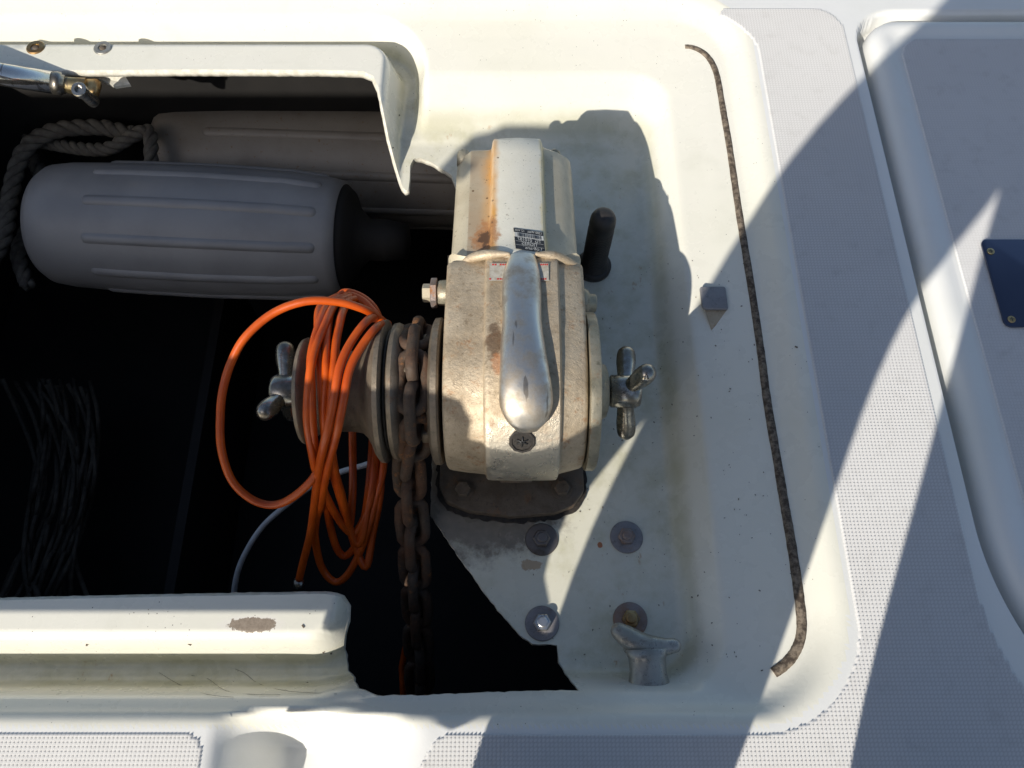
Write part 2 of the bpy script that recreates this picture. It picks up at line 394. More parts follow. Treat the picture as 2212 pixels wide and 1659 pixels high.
OPpx = [(0, 153), (400, 150), (700, 151), (785, 154), (806, 164), (818, 190), (828, 240), (840, 300), (856, 360), (870, 404), (876, 411), (882, 411),
        (885, 388), (886, 358), (893, 344), (908, 342), (930, 350), (975, 378), (992, 420), (990, 600), (946, 800), (934, 980), (930, 1113), (1000, 1215),
        (1060, 1298), (1122, 1372), (1150, 1390), (1203, 1394), (1208, 1430), (1222, 1455), (1250, 1491), (1100, 1494), (900, 1502), (812, 1503),
        (775, 1486), (751, 1447), (743, 1400), (750, 1340), (750, 1308), (737, 1290), (700, 1283), (350, 1289), (0, 1297)]
pts = [hit(*p)[:2] for p in OPpx]
lipn = 0
op = [(-.88, pts[0][1])]+[tuple(p) for p in pts]+[(-.88, pts[-1][1])]
dense = []; wid = []
for i, p in enumerate(op):
    q = op[(i+1) % len(op)]; L = math.hypot(q[0]-p[0], q[1]-p[1]); n = max(1, int(L/.005))
    rough = 22 <= i <= 36
    wide = (i <= 11) or (i >= 38)
    for k in range(n):
        x = p[0]+(q[0]-p[0])*k/n; y = p[1]+(q[1]-p[1])*k/n
        if rough: x += random.gauss(0, .0003); y += random.gauss(0, .0003)
        dense.append((x, y)); wid.append(1 if wide else 0)
OPEN = dense
def build_deck():
    P = []
    outer = [(-2.2, -1.6), (2.2, -1.6), (2.2, 2.4), (-2.2, 2.4)]
    P += outer
    g = np.arange(-1.02, 1.25, .0052); gy = np.arange(-.44, .64, .0052)
    X, Y = np.meshgrid(g, gy); X = X.ravel(); Y = Y.ravel()
    s0 = rrsd(X, Y, XL, LV[0][0], LV[0][1], LV[0][2], LV[0][3]); sh = sdpoly(X, Y, HATCH); so = sdpoly(X, Y, OPEN)
    fine = ((np.abs(s0) < .02) | (s0 < 0) | ((X > -.29) & (X < -.07) & (Y < -.32))) & (so > .0025)
    fine &= (X > -.62) | (np.mod(np.round(X/.0052), 4) == 0)
    fh = (np.abs(sh) < .03)
    coarse = (np.mod(np.round(X/.0052), 6) == 0) & (np.mod(np.round(Y/.0052), 6) == 0) & (so > .0025)
    keep = (fine & ~fh) | coarse & ~fh
    P += list(zip(X[keep], Y[keep]))
    for off in (-.028, -.014, -.008, -.005, -.002, .001, .004, .007, .012, .022):
        P += rr_loop(.457-off, 1.15+off, -.42-off, .548+off, (.05+off, .055+off, .27+off, .05+off), .008)
    xs = np.concatenate([np.arange(-2.1, 2.2, .15)]); ys = np.arange(-1.5, 2.4, .15)
    for x in xs:
        for y in ys:
            if not (-1.05 < x < 1.28 and -.48 < y < .68): P.append((x, y))
    n0 = len(P); P += OPEN; m = len(OPEN)
    E = [(n0+i, n0+(i+1) % m) for i in range(m)]
    V, _, F, *_r = geometry.delaunay_2d_cdt([Vector(p) for p in P], E, [], 0, 1e-6)
    V = np.array([(v.x, v.y) for v in V]); F = np.array([f for f in F if len(f) == 3])
    cx = V[F].mean(1); ins = inpoly(cx[:, 0], cx[:, 1], OPEN); F = F[~ins]; cx = cx[~ins]
    Z = H(V[:, 0], V[:, 1])
    e = .0012; gx = (H(V[:, 0]+e, V[:, 1])-H(V[:, 0]-e, V[:, 1]))/(2*e); gy_ = (H(V[:, 0], V[:, 1]+e)-H(V[:, 0], V[:, 1]-e))/(2*e)
    N = np.stack([-gx, -gy_, np.ones_like(gx)], 1); N /= np.linalg.norm(N, axis=1)[:, None]
    a = V[F[:, 0]]; b = V[F[:, 1]]; c = V[F[:, 2]]
    cr = (b[:, 0]-a[:, 0])*(c[:, 1]-a[:, 1])-(b[:, 1]-a[:, 1])*(c[:, 0]-a[:, 0])
    F[cr < 0] = F[cr < 0][:, ::-1]
    inside = rrsd(cx[:, 0], cx[:, 1], XL, LV[0][0]+.004, LV[0][1]-.004, LV[0][2]+.004, LV[0][3]+.004) < 0
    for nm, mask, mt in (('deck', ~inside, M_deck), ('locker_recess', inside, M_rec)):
        f = F[mask]; used = np.unique(f); re = -np.ones(len(V), int); re[used] = np.arange(len(used)); f = re[f]
        me = bpy.data.meshes.new(nm); me.from_pydata([(V[i, 0], V[i, 1], Z[i]) for i in used], [], [tuple(t) for t in f.tolist()])
        me.update()
        for p in me.polygons: p.use_smooth = True
        me.normals_split_custom_set_from_vertices([tuple(N[i]) for i in used]); me.materials.append(mt)
        o = bpy.data.objects.new(nm, me); C.objects.link(o); tag(o, kind='structure'); wl[o.name] = Vector((0, 0, 0))
        if nm == 'locker_recess': rec = o
    return rec
recess = build_deck()
# laminate edge of the opening
def lip():
    n = len(OPEN); A = np.array(OPEN); Z = H(A[:, 0], A[:, 1]); v = []; f = []
    tx = np.roll(A, -1, 0)-np.roll(A, 1, 0)
    for _ in range(3): tx = (np.roll(tx, 1, 0)+tx+np.roll(tx, -1, 0))/3
    tx /= np.linalg.norm(tx, axis=1)[:, None]
    nx = np.stack([tx[:, 1], -tx[:, 0]], 1)
    test = A+nx*.004; ins = inpoly(test[:, 0], test[:, 1], OPEN); nx = nx if ins.mean() > .5 else -nx
    wd = np.array(wid, float)
    for _ in range(4): wd = (np.roll(wd, 1)+wd+np.roll(wd, -1))/3
    for i in range(n):
        a = A[i]; nn = nx[i]; k = wd[i]*.45; j = random.gauss(0, .0002)
        v += [(a[0], a[1], Z[i]), (a[0]+nn[0]*.003*k, a[1]+nn[1]*.003*k, Z[i]-.0012*k-.0005), (a[0]+nn[0]*(.0062*k+.0005+j), a[1]+nn[1]*(.0062*k+.0005+j), Z[i]-.004),
              (a[0]+nn[0]*(.0062*k+j), a[1]+nn[1]*(.0062*k+j), Z[i]-.009), (a[0]-nn[0]*.003, a[1]-nn[1]*.003, Z[i]-.010)]
    for i in range(n):
        for k in range(4): a = i*5+k; b = ((i+1) % n)*5+k; f.append((a, b, b+1, a+1))
    mk('cut_edge', (v, f), M_grp, recess)
lip()

def panel(name, poly, z=.0003, hgt=.0026, per=.0036, parent=None):
    poly = [tuple(p) for p in poly]; x0 = min(p[0] for p in poly); x1 = max(p[0] for p in poly); y0 = min(p[1] for p in poly); y1 = max(p[1] for p in poly)
    nx = int((x1-x0)/per)+1; ny = int((y1-y0)/per)+1
    I, J = np.meshgrid(np.arange(nx), np.arange(ny)); cx = x0+(I+.5)*per; cy = y0+(J+.5)*per
    gx = np.arange(2*nx+1); gy = np.arange(2*ny+1); GX, GY = np.meshgrid(gx, gy)
    top = (GX % 2 == 1) & (GY % 2 == 1)
    edge = (GX % 2 == 1) ^ (GY % 2 == 1)
    V = np.stack([x0+GX*per/2, y0+GY*per/2, z+hgt*top+hgt*.10*edge], -1).reshape(-1, 3); st = 2*nx+1
    HX, HY = np.meshgrid(np.arange(2*nx), np.arange(2*ny)); hx = x0+(HX+.5)*per/2; hy = y0+(HY+.5)*per/2
    m = inpoly(hx.ravel(), hy.ravel(), poly).reshape(hx.shape)
    jj, ii = np.nonzero(m); a = jj*st+ii
    mp = np.pad(m, 1); full = mp[:-1, :-1] & mp[1:, :-1] & mp[:-1, 1:] & mp[1:, 1:]
    V[~full.reshape(-1), 2] = z-.0006
    F = np.stack([a, a+1, a+1+st, a+st], 1).tolist()
    F = np.array(F); used = np.unique(F); re = np.zeros(len(V), int); re[used] = np.arange(len(used))
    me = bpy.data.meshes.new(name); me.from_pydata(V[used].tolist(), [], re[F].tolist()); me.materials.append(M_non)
    for p in me.polygons: p.use_smooth = True
    o = bpy.data.objects.new(name, me); C.objects.link(o); wl[o.name] = Vector((0, 0, 0))
    if parent: me.transform(Matrix.Translation(-wloc(parent))); o.parent = parent
    else: tag(o, kind='structure')
    return o
def arc(cx, cy, r, a0, a1, n=8): return [(cx+r*math.cos(math.radians(a0+(a1-a0)*i/n)), cy+r*math.sin(math.radians(a0+(a1-a0)*i/n))) for i in range(n+1)]
main = [(.322, .47)]+arc(.23, .462, .092, 0, 60)+[(.285, .556), (.40, .556)]+arc(.40, .516, .040, 90, 0)+[(.441, -.2)]+arc(.69, -.2, .249, 180, 225, 8)+[(.56, -.62), (-.10, -.62), (-.080, -.365), (-.070, -.345), (-.058, -.339)]\
    +[(.20, -.339)]+arc(.218, -.235, .104, -90, 0, 10)+[(.322, .3)]
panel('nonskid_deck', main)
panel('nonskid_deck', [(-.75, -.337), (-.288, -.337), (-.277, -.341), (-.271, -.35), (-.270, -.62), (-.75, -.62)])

# hatch lid
hatch = thing('deck_hatch', (.75, .1, 0), 'closed white deck hatch lid with nonskid top on the right of the locker', 'hatch')
def hatchlid():
    v = []; f = []; rings = []
    prof = [(-.010, -.034), (-.0105, -.016), (-.0125, -.008), (-.0165, -.0015), (-.022, .0020), (-.029, .0030), (-.036, .0024), (-.042, .0008), (-.046, .0004)]
    for off, z in prof:
        lp = rr_loop(.457, 1.15, -.42, .548, (.05, .055, .27, .05), .012)
        A = np.array(lp); t = np.roll(A, -1, 0)-np.roll(A, 1, 0); t /= np.linalg.norm(t, axis=1)[:, None]; nn = np.stack([-t[:, 1], t[:, 0]], 1)
        B = A+nn*(-off); rings.append([(p[0], p[1], z) for p in B])
    n = len(rings[0])
    for r in rings: v += r
    for i in range(len(rings)-1):
        for k in range(n): a = i*n+k; b = i*n+(k+1) % n; f.append((a, b, b+n, a+n))
    f.append(tuple((len(rings)-1)*n+k for k in range(n)))
    mk('lid', (v, f), M_deck, hatch)
hatchlid()
HP = rr_loop(.506, 1.10, -.37, .498, (.03, .03, .22, .03), .006)
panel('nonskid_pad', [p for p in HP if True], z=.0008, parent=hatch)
pl = thing('steel_plate', (.60, .122, .003), 'dark blue mirror steel plate screwed onto the deck hatch', 'plate')
mk('plate', prismv(rr_loop(.536, .66, .066, .180, (.008,)*4, .003), .0026, .0048, .0006), M_plate, pl, auto=30)
for px, py in ((2140, 543), (2185, 690)):
    p = W(px, py, .005); s = mk('screw', lathev([(0, .0042), (.0006, .0042), (.0011, .0032), (.0012, 0)], (p[0], p[1], .005), (0, 0, 1), 20), M_brass, pl)
    mk('slot', merge(boxv(p[0]-.0025, p[0]+.0025, p[1]-.0004, p[1]+.0004, .0060, .0064), boxv(p[0]-.0004, p[0]+.0004, p[1]-.0025, p[1]+.0025, .0060, .0065)), M_black, s)

# locker hold below
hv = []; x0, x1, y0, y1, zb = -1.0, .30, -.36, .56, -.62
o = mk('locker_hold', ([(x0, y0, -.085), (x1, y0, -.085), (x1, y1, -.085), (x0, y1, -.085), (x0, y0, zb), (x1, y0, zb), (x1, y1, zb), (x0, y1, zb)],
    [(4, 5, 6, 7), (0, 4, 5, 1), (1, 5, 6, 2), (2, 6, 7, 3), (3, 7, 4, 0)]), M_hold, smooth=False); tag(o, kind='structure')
sea = mk('sea', ([(-900, -900, -1.6), (900, -900, -1.6), (900, 900, -1.6), (-900, 900, -1.6)], [(0, 1, 2, 3)]), M_tar, smooth=False); tag(sea, kind='structure')
hull = mk('hull', ([(-2.2, -1.6, -.001), (2.2, -1.6, -.001), (2.2, 2.4, -.001), (-2.2, 2.4, -.001), (-2.0, -1.4, -1.7), (2.0, -1.4, -1.7), (2.0, 2.2, -1.7), (-2.0, 2.2, -1.7)],
    [(0, 4, 5, 1), (1, 5, 6, 2), (2, 6, 7, 3), (3, 7, 4, 0)]), M_deck, smooth=False); tag(hull, kind='structure')
bulk = mk('hold_divider', boxv(-.50, -.485, -.30, .40, -.62, -.40), M_hold, smooth=False); tag(bulk, kind='structure')

# ------------------------------------------------------------------ windlass
AY, AZ = -.024, .035
wd = thing('anchor_windlass', (.003, 0, ZF), 'large grey cast horizontal anchor windlass bolted in the locker with chain over it', 'windlass')
def skinsurf(outline, xs, offs, close_sides=True):
    O = np.array(outline, float); T = np.gradient(O, axis=0); T /= np.linalg.norm(T, axis=1)[:, None]; Nn = np.stack([-T[:, 1], T[:, 0]], 1)
    v = []; f = []; m = len(xs)
    for i in range(len(O)):
        for j in range(m):
            of = offs[j](i/(len(O)-1)) if callable(offs[j]) else offs[j]
            xx = xs[j](i/(len(O)-1)) if callable(xs[j]) else xs[j]
            ex = min(0, of+.014); p = O[i]+Nn[i]*(of-ex)+np.array([0, ex]); v.append((xx, p[0], p[1]))
    for i in range(len(O)-1):
        for j in range(m-1): a = i*m+j; f.append((a, a+1, a+m+1, a+m))
    if close_sides:
        f.append([i*m for i in range(len(O))]); f.append([i*m+m-1 for i in range(len(O))][::-1])
        f.append([j for j in range(m)]); f.append([(len(O)-1)*m+j for j in range(m)][::-1])
    return v, f
R = .079
ol = [(AY-R*math.cos(math.radians(a)), AZ+R*math.sin(math.radians(a))) for a in range(-50, 86, 5)]
ol += [(0, AZ+R+.001), (.02, AZ+R-.0005), (.045, AZ+R-.003), (.07, AZ+R-.006), (.083, AZ+R-.009), (.086, AZ+R-.013), (.087, .08), (.087, .03), (.087, -.03)]
xs = [-.0640, -.0637, -.0618, -.0585, -.045, -.0275, -.0262, -.0250, -.0235, -.020, .010, .040, .0432, .0445, .0455, .0470, .056, .066, .0685, .0698, .0700]
of = [-.012, -.0035, -.0008, .0002, .0022, .0040, .0044, .0080, .0096, .0100, .0106, .0100, .0096, .0080, .0044, .0036, .0012, -.0015, -.0030, -.0060, -.012]
mk('gearbox_body', skinsurf(ol, xs, of), M_body, wd, auto=42)
# motor cover
ol2 = [(.080, .100), (.0805, .1100), (.083, .1135), (.087, .1138), (.092, .1115), (.099, .1085), (.108, .1062), (.12, .104), (.15, .0995), (.19, .094), (.232, .088), (.250, .0850), (.2575, .0795), (.2620, .070), (.2640, .05), (.265, .0), (.265, -.03)]
xs2 = [-.0640, -.0635, -.0620, -.0590, -.0470, -.0445, -.0270, -.0235, -.0222, -.0210, -.0195, .0060, .0310, .0325, .0338, .0350, .0380, .052, .0630, .0670, .0688, .0694]
def tp(f, a):
    return lambda t: f*(1-a*max(0, (t-.3)/.7))+.003*a*0
b2 = [-.055, -.034, -.026, -.0215, -.0105, -.0100, -.0095, -.0085, -.0010, .0016, .0024, .0036, .0024, .0016, -.0010, -.0060, -.0075, -.0120, -.0200, -.0260, -.036, -.055]
def fl(o):
    return lambda t: o*(1-.22*(1-float(sst(.12, .42, t))))
mk('motor_cover', skinsurf(ol2, [tp(x, .06) for x in xs2], [fl(o) for o in b2]), M_cover, wd, auto=38)
for px, lab in ((1002, 0), (1197, 0)):
    X = (px-1106)/FPX*.90
    mk('stud', lathev([(0, .0075), (.012, .0075), (.016, .0062), (.0185, .003), (.019, 0)], (X, .240, .060), (0, 1, .25), 20), M_flange, wd)
def lipt(pp): return tubev([Vector(p) for p in cat([tuple(W(*q)) for q in pp], 6)], [.0022+.0030*math.sin(PI*min(1, max(0, i/(6*(len(pp)-1))))) for i in range(6*(len(pp)-1)+1)], 12, round_end=True)
mk('collar_lip', lipt(((998, 568, .100), (1015, 559, .107), (1040, 552, .113), (1065, 549, .1165), (1098, 549, .118))), M_body, wd)
mk('collar_lip', lipt(((1160, 549, .118), (1190, 552, .1145), (1220, 562, .108), (1252, 577, .099))), M_body, wd)
# foot
mk('pedestal', boxv(-.058, .064, -.080, .22, -.058, .03, .008, 3), M_foot, wd)
foot = [(-.078, .20), (-.078, -.095), (-.070, -.112), (-.045, -.122), (.0, -.128), (.045, -.124), (.066, -.116), (.077, -.100), (.077, .20)]
fo = mk('foot_plate', prismv(foot, ZF+.001, ZF+.014, .0022), M_foot, wd, auto=35)
for px, py in ((1000, 1055), (1215, 1052)):
    p = W(px, py, ZF+.022); b = mk('bolt', merge(lathev([(0, .0115), (.0015, .0115), (.0017, 0)], (p[0], p[1], ZF+.0142), (0, 0, 1), 24), lathev([(0, .0085), (.007, .0085), (.0078, .0075), (.0079, 0)], (p[0], p[1], ZF+.0155), (0, 0, 1), 6)), M_foot, fo, auto=30)
# black sealant squeezed out round the foot
def ragged(poly, off, amp, step=.004):
    A = np.array(poly, float); cx = A.mean(0); out = []
    for i in range(len(A)):
        p = A[i]; q = A[(i+1) % len(A)]; n = max(1, int(np.linalg.norm(q-p)/step))
        for k in range(n):
            s = p+(q-p)*k/n; d = s-cx; d /= np.linalg.norm(d); out.append(tuple(s+d*(off+random.uniform(-amp, amp))))
    return out
mk('sealant', prismv(ragged(foot, .0045, .0016), ZF+.0003, ZF+.0035, 0), M_seam, wd, smooth=False)
# drain boss with a bore whose inner shade is a black disc, below the band
db = Vector((.004, -.086, -.010)); da = Vector((0, -.80, -.28))
bo = mk('drain_boss', lathev([(-.02, .0175), (.016, .0170), (.018, .0160), (.018, .0130), (.006, .0128)], db, da, 32), M_foot, wd, auto=40)
mk('bore', lathev([(.007, .0129), (.0075, .0129), (.0076, 0)], db, da, 32), M_black, bo)
# sight plug at the front of the polished band
def bodypt(px, py, r):
    """first point of the view ray on the cylinder of radius r about the shaft"""
    u = (829.5-py)/FPX; rr = (px-1106)/FPX
    d = np.array([rr, math.sin(TILT)+u*math.cos(TILT), -math.cos(TILT)+u*math.sin(TILT)])
    oy, oz = CAM[1]-AY, CAM[2]-AZ; a = d[1]**2+d[2]**2; b = 2*(oy*d[1]+oz*d[2]); c = oy*oy+oz*oz-r*r
    s = (-b-math.sqrt(max(0, b*b-4*a*c)))/(2*a); p = CAM+d*s; n = Vector((0, p[1]-AY, p[2]-AZ)).normalized(); return Vector(p), n
p, n = bodypt(1128, 952, R+.0098)
pg = mk('sight_plug', lathev([(0, .0125), (.0022, .0125), (.0030, .0116), (.0030, .0098), (.0018, .0095), (.0018, 0)], p-n*.0005, n, 10), M_plug, wd, auto=30)
F = frame(p+n*.0018, n, (0, 1, 0))
mk('cross_mark', merge(*[boxv(-.0055, .0055, -.0006, .0006, 0, .0008, M=F @ Matrix.Rotation(a, 4, 'Z')) for a in (.4, 1.5, 2.7)]), M_black, pg)
# polished lever
def lever():
    cl = [(546, .121), (575, .127), (620, .1325), (680, .137), (740, .139), (800, .1375), (850, .132), (890, .124), (920, .113), (934, .104)]
    wdt = {546: 30, 575: 41, 620: 45, 680: 45, 740: 51, 800: 57, 850: 61, 890: 58, 920: 44, 934: 26}
    cx = {546: 1128, 575: 1127, 620: 1127, 680: 1128, 740: 1130, 800: 1134, 850: 1136, 890: 1137, 920: 1138, 934: 1138}
    th = {546: .006, 575: .010, 620: .012, 680: .0125, 740: .0125, 800: .012, 850: .0115, 890: .0105, 920: .008, 934: .004}
    base = cat([(y, z, cx[y], wdt[y], th[y]) for y, z in cl], 5)
    P = []; 
    for (y, z, c, wv, t) in base:
        q = W(c, y, z); P.append((q, wv/FPX*(np.linalg.norm(q-CAM))*.97, t))
    v = []; f = []; seg = 28
    for i, (q, wv, t) in enumerate(P):
        a = P[max(0, i-1)][0]; b = P[min(len(P)-1, i+1)][0]; T = Vector(b-a).normalized(); N = Vector((1, 0, 0)).cross(T).normalized()
        if N.z < 0: N = -N
        for k in range(seg):
            an = 2*PI*k/seg; ca, sa = math.cos(an), math.sin(an)
            xx = wv*math.copysign(abs(ca)**.85, ca); nn = t*math.copysign(abs(sa)**.9, sa)
            pp = Vector(q)+Vector((1, 0, 0))*xx+N*(nn-.9*t); v.append(pp)
    for i in range(len(P)-1):
        for k in range(seg): a = i*seg+k; b = i*seg+(k+1) % seg; f.append((a, b, b+seg, a+seg))
    f.append(tuple(range(seg))); f.append(tuple((len(P)-1)*seg+k for k in range(seg)))
    mk('lever', (v, f), M_hand, wd, auto=60)
lever()
# side flange and seams
mk('clutch_flange', lathev([(.0712, .060), (.0714, .0780), (.0722, .0795), (.0800, .0795), (.0820, .0780), (.0826, .0740), (.0830, .045), (.0875, .030), (.094, .026), (.096, .020), (.096, 0)], (0, AY, AZ), (1, 0, 0), 64), M_flange, wd, auto=40)
def boltset(xp, py, z, sgn, big=1):
    q = W(xp, py, z); o = (q[0], q[1], q[2])
    b = mk('boss', lathev([(-.01, .0135*big), (.006, .0135*big), (.012, .0128*big), (.0135, .011*big), (.0136, 0)], o, (sgn, 0, 0), 28), M_flange, wd)
    mk('nut', lathev([(.0138, .0145*big), (.0144, .0155*big), (.0196, .0155*big), (.0204, .0145*big), (.0204, 0)], o, (sgn, 0, 0), 6 if big == 1 else 20), M_rustw, b, auto=30)
    mk('bolt_head', lathev([(.0204, .0095*big), (.0280, .0095*big), (.0288, .0085*big), (.0288, 0)], o, (sgn, 0, 0), 6), M_cover, b, auto=30)
boltset(974, 633, .060, -1)
q = W(1252, 655, .055); b = mk('boss', lathev([(-.008, .017), (.004, .016), (.009, .013), (.010, .010), (.016, .0095), (.017, .008), (.017, 0)], q, (1, 0, 0), 28), M_flange, wd)
# shaft + gypsy + drum
mk('shaft', lathev([(-.232, .0085), (.120, .0085)], (0, AY, AZ), (1, 0, 0), 24), M_chrome, wd)
mk('gypsy_wheel', lathev([(-.1175, .030), (-.1180, .064), (-.1165, .0680), (-.1125, .0690), (-.1085, .0670), (-.1040, .060), (-.1000, .050), (-.0960, .0445), (-.0880, .0445), (-.0840, .050), (-.0800, .061), (-.0775, .0700), (-.0755, .0735), (-.0700, .0740), (-.0680, .0720), (-.0672, .05), (-.0660, .03)], (0, AY, AZ), (1, 0, 0), 64), M_drum, wd, auto=40)
# ribs of the gypsy pockets
vf = []
for k in range(10):
    a = 2*PI*k/10
    for sx, xx in ((-1, -.1035), (1, -.0812)):
        Mx = Matrix.Translation((xx, AY, AZ)) @ Matrix.Rotation(a, 4, 'X') @ Matrix.Translation((0, 0, .055))
        vf.append(boxv(-.0058, .0058, -.0075, .0075, -.010, .0065, .0028, 2, M=Mx))
gw = [o for o in bpy.data.objects if o.name == 'gypsy_wheel'][0]
mk('pocket_ribs', merge(*vf), M_drum, gw)
mk('warping_drum', lathev([(-.2085, .020), (-.2090, .048), (-.2075, .0525), (-.2040, .0540), (-.2010, .0525), (-.1990, .048), (-.1940, .0440), (-.1860, .0415), (-.1600, .0405), (-.1480, .0425), (-.1420, .0480), (-.1370, .0570), (-.1330, .0660), (-.1290, .0715), (-.1245, .0720), (-.1225, .0690), (-.1220, .03)], (0, AY, AZ), (1, 0, 0), 64), M_drum, wd, auto=40)
mk('clutch_ring', lathev([(-.1218, .020), (-.1218, .062), (-.1190, .064), (-.1190, .02)], (0, AY, AZ), (1, 0, 0), 48), M_plug, wd)
def wing(x, sgn, angs, lens, mat):
    hub = mk('wing_nut', lathev([(-.0155, .0145), (-.014, .0165), (.010, .0172), (.0145, .015), (.016, .010), (.016, 0)] if sgn > 0 else [(.0155, .0145), (.014, .0165), (-.010, .0172), (-.0145, .015), (-.016, .010), (-.016, 0)], (x, AY, AZ), (1, 0, 0), 32), mat, wd)
    for a, L in zip(angs, lens):
        a = math.radians(a); cdv = Vector((0, CAM[1]-AY, CAM[2]-AZ)).normalized(); upv = Vector((1, 0, 0)).cross(cdv)*1
        if upv.y < 0: upv = -upv
        d = (cdv*math.cos(a)+upv*math.sin(a)+Vector(((.45 if abs(a) < .9 else .10)*sgn, 0, 0))).normalized(); o = Vector((x, AY, AZ))
        mk('arm', tubev([o+d*.006, o+d*.02, o+d*(L*.8), o+d*L], [.0082, .0084, .0100, .0098], 18, round_end=True), mat, hub)
wing(.1135, 1, (28, 118, -122), (.040, .042, .048), M_chrome)
wing(-.226, -1, (-38, 100, 215), (.034, .042, .038), M_chrome)
# rating label
def labelsurf():
    def cp(px, py):
        z = .1; 
        for _ in range(6):
            q = W(px, py, z); z = np.interp(q[1], [r[0] for r in ol2[4:]], [r[1] for r in ol2[4:]])+.0042
        return Vector(W(px, py, z))
    A, B, C_, D = cp(1109, 492), cp(1173, 502), cp(1178, 546), cp(1114, 537)
    def pt(u, v, h=0):
        p = (A*(1-u)+B*u)*(1-v)+(D*(1-u)+C_*u)*v
        nrm = (B-A).cross(D-A).normalized(); nrm = nrm if nrm.z > 0 else -nrm
        return p+nrm*h
    def quad(u0, u1, v0, v1, h): return ([pt(u0, v0, h), pt(u1, v0, h), pt(u1, v1, h), pt(u0, v1, h)], [(0, 1, 2, 3)])
    lab = mk('rating_label', merge(quad(0, 1, 0, .20, .0002), quad(0, 1, .42, 1, .0002)), M_black, wd, smooth=False)
    mk('barcode_field', quad(.02, .99, .20, .42, .0002), M_ink, lab, smooth=False)
    bars = []; u = .12
    while u < .93:
        wv = random.choice((.012, .02, .03)); bars.append(quad(u, u+wv, .23, .40, .0005)); u += wv+random.choice((.014, .022, .03))
    mk('barcode', merge(*bars), M_black, lab, smooth=False)
    mk('rule_line', merge(quad(.03, .97, .625, .637, .0005), quad(.03, .97, .805, .815, .0005)), M_ink, lab, smooth=False)
    def text(s, uc, vc, h, wmax=None):
        cu = bpy.data.curves.new('t', 'FONT'); cu.body = s; cu.align_x = 'CENTER'; cu.align_y = 'CENTER'; cu.size = 1
        t = bpy.data.objects.new('t', cu); C.objects.link(t); dg = bpy.context.evaluated_depsgraph_get(); me = bpy.data.meshes.new_from_object(t.evaluated_get(dg))
        vs = [v.co.copy() for v in me.vertices]; fs = [list(p.vertices) for p in me.polygons]; bpy.data.objects.remove(t)
        wv = max(v.x for v in vs)-min(v.x for v in vs); sx = (wmax/wv) if wmax else h
        out = [pt(uc-v.x*sx, vc-v.y*h*1.25, .0006) for v in vs]    # the label is read upside down
        return out, fs
    mk('lettering', merge(text('TIGRES', .5, .72, .17, .55), text('TG  010187', .5, .53, .17, .80), text('1200 Watt   12 Volt', .5, .10, .14, .90), text('Lofrans\u00b4', .58, .905, .17, .62)), M_ink, lab, smooth=False)
labelsurf()
# worn sticker with red print, half under the lever
def sticker(x0, x1, y0, y1):
    z = AZ+R+.0098
    zz = lambda y: AZ+R+.0114-.0011-max(0, (y-.02))*.085
    st = mk('sticker', ([(x0, y0, zz(y0)), (x1, y0, zz(y0)), (x1, y1, zz(y1)), (x0, y1, zz(y1))], [(0, 1, 2, 3)]), plain('worn foil', (.50, .47, .40), (.36, .32, .25), .5, 200), wd, smooth=False)
    rd = []
    for yy in (y0+.002, y1-.002):
        n = 7
        for k in range(n):
            if random.random() < .25: continue
            xa = x0+(x1-x0)*k/n; rd.append(([(xa, yy-.0009, zz(yy)+.0003), (xa+(x1-x0)/n*.7, yy-.0009, zz(yy)+.0003), (xa+(x1-x0)/n*.7, yy+.0009, zz(yy)+.0003), (xa, yy+.0009, zz(yy)+.0003)], [(0, 1, 2, 3)]))
    mk('red_print', merge(*rd), M_red, st, smooth=False)
sticker(-.0215, -.0045, .052, .073); sticker(.0215, .0350, .052, .073)

# ------------------------------------------------------------------ anchor chain, one link at a time
chain = thing('anchor_chain', tuple(W(890, 1100, 0)), 'rusty steel anchor chain running over the gypsy and down into the dark locker', 'chain')
def linkmesh():
    r = .0058; L = .0170; rad = .0128; path = []
    for k in range(16):
        a = 2*PI*k/16; path.append(Vector((rad*math.cos(a), rad*math.sin(a)+(L if math.sin(a) > 1e-6 else (-L if math.sin(a) < -1e-6 else 0))*.85, 0)))
    path.insert(1, Vector((rad, L*.85, 0))); v = []; f = []; n = len(path); seg = 10
    for i in range(n):
        T = (path[(i+1) % n]-path[i-1]).normalized(); N = Vector((0, 0, 1)); B = T.cross(N)
        for k in range(seg): a = 2*PI*k/seg; v.append(path[i]+N*r*math.cos(a)+B*r*math.sin(a))
    for i in range(n):
        for k in range(seg): a = i*seg+k; b = i*seg+(k+1) % seg; c = ((i+1) % n)*seg+(k+1) % seg; d = ((i+1) % n)*seg+k; f.append((a, b, c, d))
    me = bpy.data.meshes.new('chain_link'); me.from_pydata(v, [], f); me.materials.append(M_chain)
    for p in me.polygons: p.use_smooth = True
    return me
lm = linkmesh()
GX = -.0925; cp_ = []
for a in range(150, -5, -10): cp_.append((GX, AY-.058*math.cos(math.radians(a)), AZ+.058*math.sin(math.radians(a))))
cp_ = [(GX, .06, -.12), (GX, .04, -.02)]+cp_[:-1]
for (x, y, z) in ((884, 985, .022), (886, 1060, -.018), (892, 1150, -.06), (897, 1250, -.11), (902, 1350, -.17), (905, 1430, -.22), (907, 1510, -.28), (907, 1600, -.36)): cp_.append(tuple(W(x, y, z)))
dp = cat(cp_, 10); acc = 0; pitch = .0296; prev = Vector(dp[0]); nxt = 0; idx = 0
samples = []
for p in dp:
    p = Vector(p); d = (p-prev).length
    while acc+d >= nxt and d > 0:
        t = (nxt-acc)/d; samples.append(prev.lerp(p, t)); nxt += pitch
    acc += d; prev = p
base = wloc(chain)
